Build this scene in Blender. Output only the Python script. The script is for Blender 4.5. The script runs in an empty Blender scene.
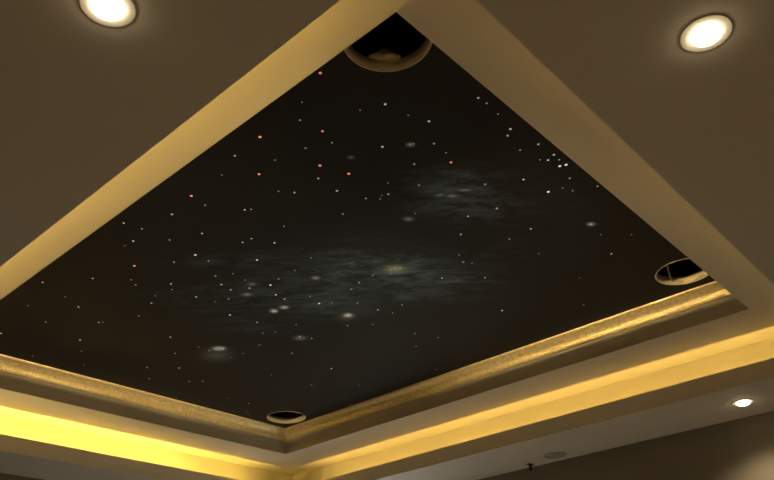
import bpy, bmesh, math, random
from mathutils import Vector, Matrix

# ---------------------------------------------------------------- setup
scene = bpy.context.scene
COL = scene.collection
vs = scene.view_settings
vs.view_transform = 'Standard'; vs.look = 'None'; vs.gamma = 1.0
vs.use_curve_mapping = False; vs.exposure = 0.0

RING_Z = 2.75            # underside of the upper ceiling ring
A, B = 2.379, 3.139      # opening of the ring (X and Y)
SOFFIT_Z = 2.513         # underside of the dropped soffit
LIP_Z = 2.600            # top of the soffit's upstand
PANEL_Z = 2.906          # underside of the starry panel
FASCIA_Z = 2.838         # top of the vertical fascia / foot of the moulding
MOULD = 0.060            # how far the moulding steps inwards
X0, X1, Y0, Y1 = -0.800, 4.60, -0.707, 5.20   # the room
SLAB_Z = 3.32
STARS= [(2.189,2.382,5,'r'),(1.347,3.001,5,'w'),(1.338,3.021,5,'w'),(1.237,2.886,5,'w'),(2.149,1.945,5,'r'),(1.945,2.407,5,'r'),(1.841,2.444,5,'r'),(2.015,1.349,5,'r'),(1.888,1.6,5,'p'),(2.254,2.737,4,'r'),(2.066,2.548,4,'r'),(2.129,1.793,4,'p'),(2.061,2.221,4,'r'),(1.637,2.741,4,'r'),(1.681,1.743,4,'w'),(1.495,1.608,4,'w'),(1.797,0.494,4,'w'),(2.111,0.311,4,'w'),(1.435,1.239,4,'w'),(1.492,0.829,4,'w'),(1.222,0.507,4,'w'),(1.212,1.623,4,'w'),(1.026,1.279,4,'w'),(0.598,1.069,4,'w'),(0.518,2.179,4,'w'),(1.231,0.88,4,'w'),(1.313,1.414,4,'w'),(2.019,2.781,3,'w'),(1.86,2.826,3,'w'),(1.641,2.992,3,'y'),(1.419,3.021,3,'w'),(1.407,2.99,3,'w'),(1.37,2.864,3,'w'),(1.283,2.686,3,'w'),(0.917,2.886,3,'w'),(0.64,2.829,3,'w'),(1.797,2.34,3,'w'),(1.955,2.008,3,'p'),(1.869,2.631,3,'w'),(1.648,2.457,3,'p'),(1.317,2.574,3,'w'),(2.216,0.951,3,'w'),(2.082,1.13,3,'w'),(2.126,1.522,3,'w'),(1.968,1.758,3,'p'),(1.815,1.317,3,'w'),(1.654,1.464,3,'w'),(1.662,1.287,3,'w'),(1.543,1.522,3,'w'),(1.593,1.451,3,'w'),(1.416,1.552,3,'w'),(1.359,1.547,3,'w'),(1.227,1.899,3,'w'),(0.992,2.184,3,'w'),(0.856,2.321,3,'w'),(1.988,0.834,3,'w'),(1.771,1.095,3,'w'),(1.353,0.398,3,'w'),(1.289,1.263,3,'w'),(0.963,1.767,3,'w'),(0.963,1.301,3,'w'),(0.908,1.087,3,'w'),(1.059,0.368,3,'w'),(1.006,0.425,3,'w'),(0.568,0.296,3,'w'),(1.232,0.856,3,'w'),(1.212,0.886,3,'w'),(1.304,1.48,3,'w'),(1.025,1.627,3,'w'),(1.838,3.006,2,'w'),(1.619,2.966,2,'y'),(1.507,3.014,2,'w'),(1.257,2.988,2,'w'),(1.138,3.035,2,'w'),(1.062,2.696,2,'w'),(2.185,2.245,2,'w'),(1.897,2.348,2,'w'),(1.899,2.223,2,'w'),(1.673,2.245,2,'p'),(1.76,2.765,2,'w'),(1.72,2.644,2,'w'),(1.687,2.38,2,'p'),(1.445,2.748,2,'w'),(2.223,1.614,2,'w'),(1.919,1.204,2,'y'),(1.916,1.49,2,'w'),(1.72,1.51,2,'w'),(1.813,1.815,2,'w'),(1.806,1.862,2,'w'),(1.72,1.901,2,'w'),(1.04,2.34,2,'w'),(1.23,2.472,2,'w'),(2.018,0.58,2,'w'),(1.836,0.744,2,'w'),(1.248,0.82,2,'w'),(1.355,0.666,2,'w'),(1.105,1.049,2,'w'),(1.109,0.821,2,'w'),(1.544,1.371,2,'w'),(1.294,1.648,2,'w'),(1.173,1.668,2,'w'),(1.15,1.234,2,'w'),(1.185,1.182,2,'w'),(0.887,1.793,2,'w'),(0.478,0.165,2,'w'),(0.724,2.964,2,'w'),(1.301,1.418,2,'w'),(1.029,1.607,2,'w'),(1.812,2.704,2,'w'),(0.917,2.886,2,'w'),(0.92,2.876,2,'w'),(1.512,1.465,2,'w'),(1.211,2.1,2,'y'),(1.929,2.798,1,'w'),(1.799,3.01,1,'w'),(1.732,3.006,1,'w'),(1.429,2.971,1,'w'),(1.381,3.019,1,'w'),(1.221,2.937,1,'w'),(1.179,2.955,1,'w'),(0.816,2.874,1,'w'),(0.866,2.609,1,'w'),(2.149,2.126,1,'r'),(1.94,2.027,1,'w'),(2.045,2.444,1,'w'),(2.003,2.527,1,'w'),(1.692,2.763,1,'w'),(1.612,2.574,1,'p'),(1.659,2.434,1,'p'),(1.647,2.415,1,'p'),(2.152,1.626,1,'w'),(1.82,1.597,1,'w'),(1.8,1.172,1,'w'),(2.03,1.629,1,'w'),(1.507,1.784,1,'w'),(1.678,1.578,1,'w'),(1.507,1.678,1,'w'),(1.605,1.568,1,'w'),(1.102,2.365,1,'w'),(1.006,2.361,1,'w'),(1.825,0.762,1,'w'),(2.158,0.693,1,'w'),(2.081,0.889,1,'w'),(1.723,0.371,1,'w'),(1.87,0.139,1,'w'),(1.315,0.819,1,'w'),(1.74,0.938,1,'w'),(1.572,1.308,1,'w'),(1.134,1.374,1,'w'),(0.94,1.538,1,'w'),(0.858,1.635,1,'w'),(1.101,1.062,1,'w'),(0.493,1.757,1,'w'),(0.621,1.709,1,'w'),(0.545,2.621,1,'w'),(1.701,2.503,1,'w'),(0.917,1.881,1,'w'),(1.524,2.952,1,'w'),(2.054,2.706,1,'w'),(2.154,2.537,1,'p'),(2.078,1.93,1,'w'),(1.775,2.023,1,'p'),(2.074,2.322,1,'w'),(1.292,1.487,1,'w'),(1.808,2.716,1,'w'),(1.196,2.115,1,'y'),(1.211,2.076,1,'y')]
BLOBS= [(1.553,2.694,-4.08,5.25,-9.67,-9.7,0.8,'n'),(1.396,2.605,-3.49,4.57,-6.91,-6.98,0.8,'n'),(1.51,2.613,-6.77,8.51,-18.27,-18.4,0.6,'n'),(1.208,2.091,-2.96,3.3,-5.97,-6.17,0.7,'n'),(1.358,2.031,-3.28,3.38,-4.48,-4.61,0.5,'n'),(0.995,2.088,-2.36,2.83,-5.1,-5.3,0.5,'n'),(1.205,2.094,-17.07,19.08,-22.82,-23.58,0.75,'g'),(0.927,2.207,-5.26,6.77,-18.15,-18.85,0.55,'n'),(1.449,2.728,-9.03,12.33,-37.35,-37.55,0.6,'n'),(1.164,1.646,-3.83,3.69,-5.4,-5.67,0.45,'n'),(1.4,1.699,-2.79,2.51,-3.61,-3.76,0.35,'n'),(1.775,1.65,-3.89,2.95,-10.3,-10.61,0.35,'n'),(1.532,1.366,-2.93,2.24,-4.8,-5.03,0.35,'n'),(1.276,1.231,-3.55,2.88,-6.49,-6.88,0.3,'n'),(1.227,0.875,-30.64,22.88,-31.68,-34.05,2.2,'s'),(1.181,0.796,-11.64,8.65,-8.79,-9.48,0.22,'s'),(1.022,1.626,-40.48,40.63,-37.92,-40.01,1.5,'s'),(1.016,1.604,-17.32,17.29,-19.52,-20.62,0.15,'s'),(1.312,1.416,-54.03,45.75,-40.69,-42.84,1.8,'s'),(1.303,1.479,-44.9,38.9,-45.08,-47.38,1.5,'s'),(1.511,1.464,-41.59,33.12,-55.74,-58.23,0.8,'s'),(1.811,2.705,-54.17,62.76,-71.37,-70.99,1.1,'s'),(1.902,2.516,-76.43,77.2,-89.03,-88.83,0.7,'s'),(0.917,2.886,-34.57,62.24,-58.4,-59.39,1.1,'s'),(1.396,1.796,-46.43,43.26,-48.24,-50.04,0.7,'s'),(1.559,1.559,-49.5,39.87,-58.83,-61.18,0.5,'s'),(0.968,1.963,-14.11,16.26,-22.48,-23.5,0.6,'n'),(1.011,2.511,-2.29,3.28,-3.37,-3.46,0.12,'n'),(1.212,2.834,-2.39,3.78,-4.21,-4.24,0.1,'n'),(1.471,2.616,-39.57,50.55,-78.97,-79.62,0.8,'s'),(1.467,2.398,-40.17,46.34,-52.64,-53.44,0.6,'s'),(1.467,2.673,-30.55,40.25,-88.98,-89.56,0.7,'s'),(1.508,2.588,-47.09,58.47,-87.32,-88.01,0.5,'s'),(1.009,1.264,-27.0,24.26,-28.97,-30.94,0.5,'s')]

GROUND_A, GROUND_B = (0.034, 0.030, 0.028), (0.014, 0.019, 0.028)
NEB_K, SMU_K = 0.72, 0.85
DOWNLIGHTS = [
    (2.949, 2.878, 'bright downlight at top left of the photo, left of the star panel', 30, 105, (1.0, 0.78, 0.44)),
    (2.044, 3.706, 'bright downlight at top right of the photo, in the near soffit', 84, 105, (1.0, 0.78, 0.44)),
    (-0.532, 2.853, 'small bright downlight above the dark wall, below the right cove light', 18, 135, (1.0, 0.76, 0.46)),
    (-0.532, 0.286, 'added unseen fill downlight above the dark wall at the far end of the right cove light', 320, 120, (0.90, 0.97, 1.0))]  # added out of view, a cool fill to grey the far right soffit
# side, from, to, gap behind the upstand, tape width, depth below its top, watts per metre, tilt
WARM, DEEP, GOLDEN = (1.0, 0.63, 0.13), (1.0, 0.64, 0.09), (1.0, 0.74, 0.32)
COVES = [
    ('x0', -0.05, B + 0.25, 0.001, 0.006, 0.062, 1.8, -0.15, 180, WARM),
    ('y0', -0.02, 0.55, 0.001, 0.006, 0.062, 2.4, 0.0, 180, DEEP),
    ('y0', 0.56, A + 0.25, 0.001, 0.006, 0.062, 5.4, 0.0, 180, DEEP),
    ('x1', 0.0, B + 0.0, 0.110, 0.003, 0.0600, 1.7, -1.3, 180, WARM),
    ('y1', 0.2, A - 0.1, 0.110, 0.003, 0.0600, 0.15, -1.3, 180, WARM),
    # added narrow strips in the near coves, aimed across to brighten the gold moulding
    ('x1', 1.55, B - 0.1, 0.120, 0.002, 0.0107, 1.35, -1.47, 22, GOLDEN),
    ('x1', -0.2, 0.10, 0.120, 0.002, 0.0107, 1.4, -1.47, 22, GOLDEN),
    ('y1', 0.40, A, 0.120, 0.002, 0.0084, 1.3, -1.48, 22, GOLDEN)]

# ---------------------------------------------------------------- materials
def mat(name):
    m = bpy.data.materials.new(name); m.use_nodes = True
    nt = m.node_tree
    return m, nt, nt.nodes['Principled BSDF']

def nd(nt, typ, **kw):
    n = nt.nodes.new(typ)
    for k, v in kw.items():
        setattr(n, k, v)
    return n

def paint(name, c1, c2, scale=3.0, rough=0.75, bump=0.02, bscale=260.0, spec=0.3):
    m, nt, p = mat(name)
    tc = nd(nt, 'ShaderNodeTexCoord')
    n = nd(nt, 'ShaderNodeTexNoise'); n.inputs['Scale'].default_value = scale; n.inputs['Detail'].default_value = 5
    nt.links.new(tc.outputs['Object'], n.inputs['Vector'])
    mx = nd(nt, 'ShaderNodeMix', data_type='RGBA')
    mx.inputs['A'].default_value = (*c1, 1); mx.inputs['B'].default_value = (*c2, 1)
    nt.links.new(n.outputs['Fac'], mx.inputs['Factor'])
    nt.links.new(mx.outputs['Result'], p.inputs['Base Color'])
    p.inputs['Roughness'].default_value = rough
    p.inputs['Specular IOR Level'].default_value = spec
    b = nd(nt, 'ShaderNodeTexNoise'); b.inputs['Scale'].default_value = bscale
    nt.links.new(tc.outputs['Object'], b.inputs['Vector'])
    bp = nd(nt, 'ShaderNodeBump'); bp.inputs['Strength'].default_value = bump; bp.inputs['Distance'].default_value = 0.01
    nt.links.new(b.outputs['Fac'], bp.inputs['Height'])
    nt.links.new(bp.outputs['Normal'], p.inputs['Normal'])
    return m

def emitter(name, col, strength):
    m, nt, p = mat(name)
    p.inputs['Base Color'].default_value = (0.6, 0.6, 0.6, 1)
    p.inputs['Emission Color'].default_value = (*col, 1)
    p.inputs['Emission Strength'].default_value = strength
    return m

M_PAINT = paint('ceiling_paint', (0.74, 0.70, 0.64), (0.78, 0.74, 0.68))
M_SOFFIT = paint('soffit_paint', (0.70, 0.665, 0.61), (0.74, 0.705, 0.65))
M_FASCIA = paint('fascia_paint', (0.53, 0.495, 0.45), (0.57, 0.535, 0.49))
M_WALL = paint('wall_covering', (0.215, 0.195, 0.16), (0.275, 0.25, 0.205), scale=9, rough=0.85, bump=0.12, bscale=90)
M_FLOOR = paint('floor_boards', (0.40, 0.31, 0.21), (0.47, 0.37, 0.26), scale=2, rough=0.5)
M_SLAB = paint('raw_slab', (0.05, 0.045, 0.04), (0.08, 0.07, 0.06), scale=6, rough=0.95, bump=0.2, bscale=40)
M_RIM = paint('opening_rim_brass', (0.93, 0.80, 0.56), (0.96, 0.84, 0.62), scale=12, rough=0.35)
M_RIM.node_tree.nodes['Principled BSDF'].inputs['Metallic'].default_value = 0.1
M_TRIM = paint('downlight_trim_white', (0.80, 0.78, 0.74), (0.84, 0.82, 0.78), rough=0.35, bump=0)
M_DARK = paint('dark_plastic', (0.03, 0.03, 0.03), (0.05, 0.05, 0.05), rough=0.5)
M_GREY = paint('unlit_diffuser', (0.42, 0.41, 0.39), (0.46, 0.45, 0.43), rough=0.4)
M_WOOL = paint('mineral_wool', (0.82, 0.74, 0.55), (0.90, 0.82, 0.64), scale=40, rough=1.0, bump=0.6, bscale=120)
M_STEEL = paint('galvanised_rod', (0.55, 0.54, 0.50), (0.62, 0.60, 0.56), rough=0.4)
M_LENS = emitter('downlight_glow', (1.0, 0.79, 0.46), 15.0)

def gold_material():
    m, nt, p = mat('gold_foil')
    tc = nd(nt, 'ShaderNodeTexCoord')
    n = nd(nt, 'ShaderNodeTexNoise'); n.inputs['Scale'].default_value = 55; n.inputs['Detail'].default_value = 8
    n.inputs['Roughness'].default_value = 0.7
    nt.links.new(tc.outputs['Object'], n.inputs['Vector'])
    r = nd(nt, 'ShaderNodeValToRGB')
    r.color_ramp.elements[0].position = 0.3; r.color_ramp.elements[0].color = (0.62, 0.46, 0.20, 1)
    r.color_ramp.elements[1].position = 0.7; r.color_ramp.elements[1].color = (0.95, 0.78, 0.45, 1)
    nt.links.new(n.outputs['Fac'], r.inputs['Fac'])
    nt.links.new(r.outputs['Color'], p.inputs['Base Color'])
    p.inputs['Metallic'].default_value = 0.5
    p.inputs['Roughness'].default_value = 0.34
    v = nd(nt, 'ShaderNodeTexVoronoi'); v.inputs['Scale'].default_value = 160
    nt.links.new(tc.outputs['Object'], v.inputs['Vector'])
    bp = nd(nt, 'ShaderNodeBump'); bp.inputs['Strength'].default_value = 0.35; bp.inputs['Distance'].default_value = 0.004
    nt.links.new(v.outputs['Distance'], bp.inputs['Height'])
    nt.links.new(bp.outputs['Normal'], p.inputs['Normal'])
    return m
M_GOLD = gold_material()

def star_cloth_material():
    """black printed panel: brown-black ground, blue-grey nebula and small galaxies (a printed mural)"""
    m, nt, p = mat('printed_night_sky')
    L = nt.links.new
    tc = nd(nt, 'ShaderNodeTexCoord')
    P = tc.outputs['Object']
    def math_(op, a, b=None, clamp=False):
        n = nd(nt, 'ShaderNodeMath', operation=op); n.use_clamp = clamp
        for i, v in enumerate((a, b)):
            if v is None: continue
            if isinstance(v, (int, float)): n.inputs[i].default_value = v
            else: L(v, n.inputs[i])
        return n.outputs[0]
    def blob(cx, cy, ax, ay, bx, by, k):
        s = nd(nt, 'ShaderNodeVectorMath', operation='SUBTRACT'); L(P, s.inputs[0]); s.inputs[1].default_value = (cx, cy, 0)
        d1 = nd(nt, 'ShaderNodeVectorMath', operation='DOT_PRODUCT'); L(s.outputs[0], d1.inputs[0]); d1.inputs[1].default_value = (ax, ay, 0)
        d2 = nd(nt, 'ShaderNodeVectorMath', operation='DOT_PRODUCT'); L(s.outputs[0], d2.inputs[0]); d2.inputs[1].default_value = (bx, by, 0)
        q = math_('ADD', math_('MULTIPLY', d1.outputs['Value'], d1.outputs['Value']), math_('MULTIPLY', d2.outputs['Value'], d2.outputs['Value']))
        return math_('MULTIPLY', math_('EXPONENT', math_('MULTIPLY', q, -1.0)), k)
    def noise(scale, detail, rough, dist=0.0, stretch=True):
        mp = nd(nt, 'ShaderNodeMapping', vector_type='TEXTURE')
        mp.inputs['Rotation'].default_value = (0, 0, math.radians(132))
        mp.inputs['Scale'].default_value = (1.0, 0.36, 1.0) if stretch else (1, 1, 1)
        L(P, mp.inputs['Vector'])
        n = nd(nt, 'ShaderNodeTexNoise'); n.inputs['Scale'].default_value = scale; n.inputs['Detail'].default_value = detail
        n.inputs['Roughness'].default_value = rough; n.inputs['Distortion'].default_value = dist
        L(mp.outputs[0], n.inputs['Vector'])
        return n.outputs['Fac']
    neb = smu = core = None
    for b in BLOBS:
        v = blob(*b[:7])
        if b[7] == 'n': neb = v if neb is None else math_('ADD', neb, v)
        elif b[7] == 's': smu = v if smu is None else math_('ADD', smu, v)
        else: core = v if core is None else math_('ADD', core, v)
    wisp = nd(nt, 'ShaderNodeMapRange'); wisp.inputs[1].default_value = 0.42; wisp.inputs[2].default_value = 0.78
    L(noise(7.0, 9, 0.62, 0.6), wisp.inputs[0])
    fine = nd(nt, 'ShaderNodeMapRange'); fine.inputs[1].default_value = 0.60; fine.inputs[2].default_value = 0.74
    L(noise(48.0, 2, 0.5), fine.inputs[0])
    cloud = math_('MULTIPLY', neb, math_('ADD', math_('ADD', math_('MULTIPLY', wisp.outputs[0], 1.0), 0.06), math_('MULTIPLY', fine.outputs[0], 0.55)))
    # ground: brown-black towards the left, blue-black in the middle
    big = blob(1.25, 1.85, 0.75, 0.65, 0.65, -0.75, 1.0)
    g = nd(nt, 'ShaderNodeMix', data_type='RGBA')
    g.inputs['A'].default_value = (*GROUND_A, 1); g.inputs['B'].default_value = (*GROUND_B, 1)
    L(big, g.inputs['Factor'])
    def add(col, fac, c):
        mx = nd(nt, 'ShaderNodeMix', data_type='RGBA'); mx.clamp_factor = True
        L(fac, mx.inputs['Factor']); L(col, mx.inputs['A']); mx.inputs['B'].default_value = (*c, 1)
        return mx.outputs['Result']
    c = g.outputs['Result']
    c = add(c, math_('MULTIPLY', cloud, NEB_K, True), (0.20, 0.32, 0.54))
    c = add(c, math_('MULTIPLY', smu, SMU_K, True), (0.60, 0.74, 0.95))
    c = add(c, math_('MULTIPLY', core, SMU_K, True), (0.55, 0.68, 0.62))
    L(c, p.inputs['Base Color'])
    p.inputs['Roughness'].default_value = 0.7
    p.inputs['Specular IOR Level'].default_value = 0.2
    return m

# ---------------------------------------------------------------- helpers
def tag(o, label=None, cat=None, group=None, kind=None):
    if label: o['label'] = label
    if cat: o['category'] = cat
    if group: o['group'] = group
    if kind: o['kind'] = kind
    return o

def link_mesh(name, bm, material, parent=None, smooth=False):
    bmesh.ops.recalc_face_normals(bm, faces=bm.faces)
    me = bpy.data.meshes.new(name); bm.to_mesh(me); bm.free()
    me.materials.append(material)
    if smooth:
        me.polygons.foreach_set('use_smooth', [True] * len(me.polygons))
    o = bpy.data.objects.new(name, me); COL.objects.link(o)
    if parent: o.parent = parent
    return o

def struct(name, bm, material):
    return tag(link_mesh(name, bm, material), kind='structure')

def empty(name, loc, label, cat, group=None):
    o = bpy.data.objects.new(name, None); COL.objects.link(o)
    o.location = loc; o.empty_display_size = 0.05
    return tag(o, label, cat, group)

def box(bm, x0, x1, y0, y1, z0, z1):
    v = [bm.verts.new((x, y, z)) for z in (z0, z1) for y in (y0, y1) for x in (x0, x1)]
    for f in ((0, 1, 3, 2), (4, 5, 7, 6), (0, 1, 5, 4), (2, 3, 7, 6), (0, 2, 6, 4), (1, 3, 7, 5)):
        bm.faces.new([v[i] for i in f])

def rect_rings(bm, rings, closed=True):
    """rings of (x0, x1, y0, y1, z) joined in order: a mitred frame"""
    loops = []
    for (x0, x1, y0, y1, z) in rings:
        loops.append([bm.verts.new(c) for c in ((x0, y0, z), (x1, y0, z), (x1, y1, z), (x0, y1, z))])
    n = len(loops)
    for i in range(n if closed else n - 1):
        a, b = loops[i], loops[(i + 1) % n]
        for k in range(4):
            bm.faces.new((a[k], a[(k + 1) % 4], b[(k + 1) % 4], b[k]))

def lathe(bm, prof, seg=48, centre=(0, 0, 0), closed=False):
    loops = []
    for (r, z) in prof:
        if r <= 1e-6:
            loops.append([bm.verts.new((centre[0], centre[1], centre[2] + z))])
        else:
            loops.append([bm.verts.new((centre[0] + r * math.cos(2 * math.pi * k / seg), centre[1] + r * math.sin(2 * math.pi * k / seg), centre[2] + z)) for k in range(seg)])
    m = len(loops)
    for i in range(m if closed else m - 1):
        a, b = loops[i], loops[(i + 1) % m]
        for k in range(seg):
            k2 = (k + 1) % seg
            if len(a) == 1: bm.faces.new((a[0], b[k2], b[k]))
            elif len(b) == 1: bm.faces.new((a[k], a[k2], b[0]))
            else: bm.faces.new((a[k], a[k2], b[k2], b[k]))

# ---------------------------------------------------------------- the room
bm = bmesh.new(); box(bm, X0 - 0.15, X1 + 0.15, Y0 - 0.15, Y1 + 0.15, -0.12, 0.0); struct('floor', bm, M_FLOOR)
bm = bmesh.new(); box(bm, X0 - 0.15, X1 + 0.15, Y0 - 0.15, Y1 + 0.15, SLAB_Z, SLAB_Z + 0.15); struct('ceiling', bm, M_SLAB)
bm = bmesh.new(); box(bm, X0 - 0.15, X0, Y0, Y1, 0, SLAB_Z); struct('wall_right', bm, M_WALL)
bm = bmesh.new(); box(bm, X1, X1 + 0.15, Y0, Y1, 0, SLAB_Z); struct('wall_left', bm, M_WALL)
bm = bmesh.new(); box(bm, X0 - 0.15, X1 + 0.15, Y0 - 0.15, Y0, 0, SLAB_Z); struct('wall_front', bm, M_WALL)
bm = bmesh.new(); box(bm, X0 - 0.15, X1 + 0.15, Y1, Y1 + 0.15, 0, SLAB_Z); struct('wall_back', bm, M_WALL)

LX0, LX1, LY0, LY1 = -0.271, A + 0.264, -0.263, B + 0.269       # inner face of the soffit's upstand
BX0, BX1, BY0, BY1 = -0.431, A + 0.424, -0.416, B + 0.424       # back wall of the cove
TH = 0.014
bm = bmesh.new()
rect_rings(bm, [
    (LX0, LX1, LY0, LY1, SOFFIT_Z), (LX0, LX1, LY0, LY1, LIP_Z),
    (LX0 - TH, LX1 + TH, LY0 - TH, LY1 + TH, LIP_Z), (LX0 - TH, LX1 + TH, LY0 - TH, LY1 + TH, SOFFIT_Z + 0.015),
    (X0, X1, Y0, Y1, SOFFIT_Z + 0.015), (X0, X1, Y0, Y1, SOFFIT_Z)])
struct('ceiling_soffit', bm, M_SOFFIT)

bm = bmesh.new()
zt = SOFFIT_Z + 0.0155
rect_rings(bm, [
    (0, A, 0, B, PANEL_Z + 0.012), (0, A, 0, B, RING_Z),
    (BX0, BX1, BY0, BY1, RING_Z), (BX0, BX1, BY0, BY1, zt),
    (BX0 - 0.02, BX1 + 0.02, BY0 - 0.02, BY1 + 0.02, zt), (BX0 - 0.02, BX1 + 0.02, BY0 - 0.02, BY1 + 0.02, RING_Z + 0.02),
    (-0.02, A + 0.02, -0.02, B + 0.02, RING_Z + 0.02), (-0.02, A + 0.02, -0.02, B + 0.02, PANEL_Z + 0.012)])
ring = struct('ceiling_ring', bm, M_PAINT)
ring.data.materials.append(M_FASCIA)
for f in ring.data.polygons[:4]: f.material_index = 1      # the taupe upright face under the moulding

# gold crown moulding, one mitred length per side
prof = [(0.0005, 0.0), (0.008, 0.0), (0.0105, 0.002), (0.0105, 0.006), (0.013, 0.008)]
for k in range(9):                                   # shallow cove rising to the overhanging top bead
    t = k / 8
    prof.append((0.013 + 0.013 * t + 0.016 * t ** 4, 0.008 + 0.042 * t))
prof += [(0.046, 0.052), (0.054, 0.055), (0.059, 0.060), (MOULD, 0.0675), (0.0005, 0.0675)]
def moulding(n, side):
    bm = bmesh.new()
    ends = []
    for e in (0, 1):
        lp = []
        for (u, z) in prof:
            if side == 0: x, y = u, (u if e == 0 else B - u)
            elif side == 1: x, y = A - u, (u if e == 0 else B - u)
            elif side == 2: x, y = (u if e == 0 else A - u), u
            else: x, y = (u if e == 0 else A - u), B - u
            lp.append(bm.verts.new((x, y, FASCIA_Z + z)))
        ends.append(lp)
    m = len(prof)
    for i in range(m):
        bm.faces.new((ends[0][i], ends[0][(i + 1) % m], ends[1][(i + 1) % m], ends[1][i]))
    for lp in ends: bm.faces.new(lp)
    struct('trim_%d' % n, bm, M_GOLD)
for n in range(4): moulding(n + 1, n)

# ---------------------------------------------------------------- the starry panel
HOLES = [((2.215, 2.968), 'round open cutout with a gold rim at the panel corner nearest overhead', 'near'),
         ((0.248, 2.985), 'round open cutout with a thin rim at the right end of the gold moulding', 'right'),
         ((0.210, 0.241), 'small looking round cutout where the two gold mouldings meet', 'far')]
HR = 0.128
panel = empty('star_panel', (0, 0, 0), 'large black star ceiling panel printed with a nebula inside the gold moulding', 'ceiling panel')
bm = bmesh.new()
edges = []
def ring_loop(pts):
    v = [bm.verts.new((x, y, PANEL_Z)) for x, y in pts]
    for i in range(len(v)): edges.append(bm.edges.new((v[i], v[(i + 1) % len(v)])))
g = 0.001
ring_loop([(g, g), (A - g, g), (A - g, B - g), (g, B - g)])
for (c, _, _) in HOLES:
    ring_loop([(c[0] + HR * math.cos(2 * math.pi * k / 64), c[1] + HR * math.sin(2 * math.pi * k / 64)) for k in range(64)])
r = bmesh.ops.triangle_fill(bm, use_beauty=True, use_dissolve=False, edges=edges)
faces = [f for f in r['geom'] if isinstance(f, bmesh.types.BMFace)]
ex = bmesh.ops.extrude_face_region(bm, geom=faces)
for v in [v for v in ex['geom'] if isinstance(v, bmesh.types.BMVert)]: v.co.z += 0.010
link_mesh('board', bm, star_cloth_material(), panel)

STAR_COL = {'w': (0.92, 0.95, 1.0), 'y': (1.0, 0.9, 0.55), 'r': (1.0, 0.17, 0.11), 'p': (1.0, 0.58, 0.46)}
STAR_PWR = {5: 0.58, 4: 0.45, 3: 0.32, 2: 0.20, 1: 0.11}
STAR_RAD = {5: 0.0056, 4: 0.0050, 3: 0.0044, 2: 0.0042, 1: 0.0042}
star_mats, star_meshes = {}, {}
def star_mesh(level, col):
    key = (level, col)
    if key not in star_meshes:
        mt = emitter('fibre_tip_%s_%d' % (col, level), STAR_COL[col], STAR_PWR[level] * (1.6 if col == 'r' else 1.0))
        b = bmesh.new(); rr = STAR_RAD[level]
        lathe(b, [(rr, 0.0), (rr * 0.9, -0.0011), (rr * 0.55, -0.0021), (0, -0.0026)], seg=10)
        b.faces.new([v for v in b.verts if abs(v.co.z) < 1e-7])
        bmesh.ops.recalc_face_normals(b, faces=b.faces)
        me = bpy.data.meshes.new('star_light'); b.to_mesh(me); b.free(); me.materials.append(mt)
        star_meshes[key] = me
    return star_meshes[key]
def in_hole(x, y):
    return any((x - c[0]) ** 2 + (y - c[1]) ** 2 < (HR + 0.012) ** 2 for (c, _, _) in HOLES)
def inside(x, y):
    return MOULD + 0.008 < x < A - MOULD - 0.008 and MOULD + 0.008 < y < B - MOULD - 0.008 and not in_hole(x, y)
ok = [s for s in STARS if inside(s[0], s[1])]
for (x, y, lv, c) in ok[:96]:
    o = bpy.data.objects.new('star_light', star_mesh(lv, c)); COL.objects.link(o)
    o.parent = panel; o.location = (x, y, PANEL_Z)
    if c == 'r': o['label'] = 'red star light'
# the faint rest of the fibre tips: one part
random.seed(11)
bm = bmesh.new()
rest = [(s[0], s[1]) for s in ok[96:]]
while len(rest) < len(ok[96:]) + 24:
    x, y = random.uniform(0.08, A - 0.08), random.uniform(0.08, B - 0.08)
    if inside(x, y): rest.append((x, y))
for (x, y) in rest:
    rr = random.uniform(0.0028, 0.0042)
    lathe(bm, [(rr, 0.0), (rr * 0.8, -0.0012), (0, -0.002)], seg=8, centre=(x, y, PANEL_Z))
o = link_mesh('faint_stars', bm, emitter('fibre_tip_faint', (0.9, 0.93, 1.0), 0.16), panel)
o['kind'] = 'stuff'; o['label'] = 'scatter of faint pinprick star lights'

# ---------------------------------------------------------------- round cutouts in the panel
def cutout(c, label):
    e = empty('ceiling_cutout', (c[0], c[1], PANEL_Z), label, 'ceiling opening', 'round cutouts in the corners of the star panel')
    bm = bmesh.new()
    lathe(bm, [(HR - 0.0005, -0.0005), (HR - 0.0005, 0.036), (HR - 0.010, 0.036), (HR - 0.0025, -0.0005)], seg=64, closed=True)
    link_mesh('sleeve', bm, M_RIM, e, True)
    bm = bmesh.new()
    lathe(bm, [(HR + 0.0006, -0.0006), (HR + 0.0006, -0.0012), (HR - 0.0010, -0.0020), (HR - 0.0028, -0.0016), (HR - 0.0028, -0.0006)], seg=64, closed=True)
    link_mesh('rim', bm, M_RIM, e, True)
    return e
for (c, lab, _) in HOLES: cutout(c, lab)

# wad of insulation and loose cable seen through the nearest cutout, resting on the back of the panel
bm = bmesh.new()
wx, wy = 2.133, 2.881
random.seed(4)
seg = 20
loops = []
for j, (h, rr) in enumerate([(0, 0.050), (0.010, 0.046), (0.024, 0.032), (0.038, 0.016), (0.046, 0.006)]):
    lp = []
    for k in range(seg):
        a = 2 * math.pi * k / seg
        q = rr * random.uniform(0.82, 1.15)
        lp.append(bm.verts.new((q * math.cos(a) * 1.1 , q * math.sin(a) * 0.42, h * (1.0 + 0.08 * math.sin(3 * a)))))
    loops.append(lp)
for a, b in zip(loops, loops[1:]):
    for k in range(seg): bm.faces.new((a[k], a[(k + 1) % seg], b[(k + 1) % seg], b[k]))
bm.faces.new(loops[-1]); bm.faces.new(loops[0])
o = link_mesh('insulation_wad', bm, M_WOOL, None, True)
o.location = (wx, wy, PANEL_Z + 0.0365); o.rotation_euler = (0, 0, math.radians(133))
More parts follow.
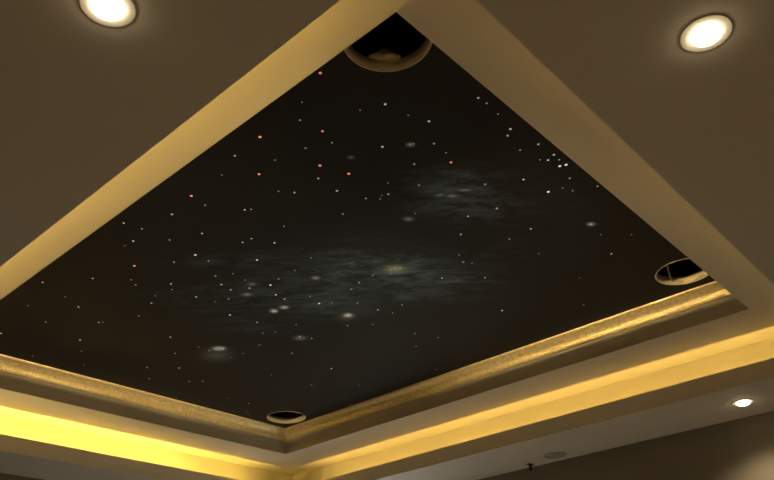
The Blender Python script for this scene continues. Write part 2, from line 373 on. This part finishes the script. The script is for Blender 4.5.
tag(o, 'beige wad of insulation glimpsed inside the cutout nearest overhead', 'insulation')

def tube(bm, pts, r, seg=8):
    loops = []
    for i, p in enumerate(pts):
        p = Vector(p)
        d = (Vector(pts[min(i + 1, len(pts) - 1)]) - Vector(pts[max(i - 1, 0)])).normalized()
        s = d.cross(Vector((0, 0, 1)) if abs(d.z) < 0.9 else Vector((1, 0, 0))).normalized(); t = d.cross(s)
        loops.append([bm.verts.new(p + s * r * math.cos(2 * math.pi * k / seg) + t * r * math.sin(2 * math.pi * k / seg)) for k in range(seg)])
    for a, b in zip(loops, loops[1:]):
        for k in range(seg): bm.faces.new((a[k], a[(k + 1) % seg], b[(k + 1) % seg], b[k]))
    bm.faces.new(loops[0]); bm.faces.new(loops[-1])

bm = bmesh.new()
zc = PANEL_Z + 0.0145
zc = PANEL_Z + 0.0400
tube(bm, [(2.085, 2.925, zc), (2.092, 2.893, zc + 0.001), (2.10, 2.872, zc + 0.004), (2.106, 2.85, zc + 0.002), (2.11, 2.80, zc - 0.016), (2.08, 2.74, zc - 0.0257), (2.0, 2.70, zc - 0.0257)], 0.0035)
o = link_mesh('loose_cable', bm, M_WOOL, None, True)
tag(o, 'thin pale cable lying beside the insulation inside the cutout nearest overhead', 'cable')

bm = bmesh.new()
tube(bm, [(0.186, 2.895, PANEL_Z + 0.0105), (0.186, 2.895, SLAB_Z)], 0.005)
o = link_mesh('hanger_rod', bm, M_STEEL, None, True)
tag(o, 'thin metal hanger rod standing inside the cutout at the right end of the gold moulding', 'rod')

# ---------------------------------------------------------------- downlights
def downlight(x, y, label, power, angle, col):
    e = empty('downlight', (x, y, SOFFIT_Z), label, 'ceiling light', 'recessed downlights in the soffit')
    bm = bmesh.new()
    lathe(bm, [(0.053, -0.0003), (0.053, -0.0016), (0.052, -0.0022), (0.0335, -0.0022), (0.0335, -0.0003)], seg=48, closed=True)
    link_mesh('trim_ring', bm, M_TRIM, e)
    bm = bmesh.new()
    lathe(bm, [(0.033, -0.0006), (0.0325, -0.005), (0.030, -0.009), (0.025, -0.0130), (0.014, -0.0155), (0, -0.0163)], seg=40)
    link_mesh('lens', bm, M_LENS, e, True)
    l = bpy.data.lights.new('downlight_beam', 'SPOT'); l.energy = power; l.color = col
    l.spot_size = math.radians(angle); l.spot_blend = 1.0; l.shadow_soft_size = 0.03
    lo = bpy.data.objects.new('downlight_beam', l); COL.objects.link(lo)
    lo.location = (0, 0, -0.055); lo.parent = e
    return e
for args in DOWNLIGHTS: downlight(*args)

# unlit flush light and small dark bracket on the far right soffit
e = empty('downlight', (-0.664, 1.688, SOFFIT_Z), 'unlit grey recessed downlight in the far right soffit near the dark wall', 'ceiling light')
bm = bmesh.new()
lathe(bm, [(0.070, -0.0003), (0.070, -0.003), (0.066, -0.005), (0.058, -0.004), (0.056, -0.0003)], seg=40, closed=True)
link_mesh('trim_ring', bm, M_GREY, e, True)
bm = bmesh.new(); lathe(bm, [(0.0555, -0.0005), (0.054, -0.002), (0.03, -0.003), (0, -0.003)], seg=32)
link_mesh('diffuser', bm, M_GREY, e, True)
e = empty('ceiling_bracket', (-0.727, 1.470, SOFFIT_Z), 'small dark bracket under the far right soffit beside the dark wall', 'bracket')
bm = bmesh.new(); box(bm, -0.022, 0.022, -0.014, 0.014, -0.006, -0.0003); bmesh.ops.bevel(bm, geom=bm.edges[:], offset=0.0015, segments=1, affect='EDGES')
link_mesh('base_plate', bm, M_DARK, e)
bm = bmesh.new(); lathe(bm, [(0, -0.0062), (0.008, -0.0062), (0.007, -0.028), (0.011, -0.032), (0.009, -0.040), (0, -0.042)], seg=16)
link_mesh('stem', bm, M_DARK, e, True)

# ---------------------------------------------------------------- cove light strips in the trough behind the upstand, and the added moulding washes
def cove(name, side, a, b, gap, width, depth, power, tilt, spread, col):
    """area lamp as long as the tape; side gives the soffit's side, a..b the run along it"""
    l = bpy.data.lights.new(name, 'AREA'); l.shape = 'RECTANGLE'
    l.size = b - a; l.size_y = width; l.energy = power * (b - a); l.color = col; l.spread = math.radians(spread)
    o = bpy.data.objects.new(name, l); COL.objects.link(o)
    z = LIP_Z - depth; d = TH + gap; m = (a + b) / 2
    if side == 'x0': pos, along, outw = (LX0 - d, m, z), Vector((0, 1, 0)), Vector((-1, 0, 0))
    if side == 'x1': pos, along, outw = (LX1 + d, m, z), Vector((0, 1, 0)), Vector((1, 0, 0))
    if side == 'y0': pos, along, outw = (m, LY0 - d, z), Vector((1, 0, 0)), Vector((0, -1, 0))
    if side == 'y1': pos, along, outw = (m, LY1 + d, z), Vector((1, 0, 0)), Vector((0, 1, 0))
    nrm = (Vector((0, 0, 1)) * math.cos(tilt) + outw * math.sin(tilt)).normalized()
    zax = -nrm; yax = zax.cross(along)
    o.matrix_world = Matrix(((along.x, yax.x, zax.x, pos[0]), (along.y, yax.y, zax.y, pos[1]), (along.z, yax.z, zax.z, pos[2]), (0, 0, 0, 1)))
for args in COVES: cove('cove_or_added_strip', *args)

# ---------------------------------------------------------------- world and camera
w = bpy.data.worlds.new('world'); scene.world = w; w.use_nodes = True
bg = w.node_tree.nodes['Background']; bg.inputs[0].default_value = (0.02, 0.02, 0.02, 1); bg.inputs[1].default_value = 0.2

cam = bpy.data.cameras.new('camera'); co = bpy.data.objects.new('camera', cam); COL.objects.link(co)
cam.sensor_width = 36.0; cam.lens = 744.08 / 774 * 36.0; cam.clip_start = 0.02
rt = Vector((-0.67314779, 0.7386946, -0.03467483)); up = Vector((0.36162461, 0.36971234, 0.85588576)); fw = Vector((-0.6450579, -0.56359833, 0.51600119))
co.matrix_world = Matrix(((rt.x, up.x, -fw.x, 3.35531), (rt.y, up.y, -fw.y, 3.93333), (rt.z, up.z, -fw.z, RING_Z - 1.4), (0, 0, 0, 1)))
scene.camera = co
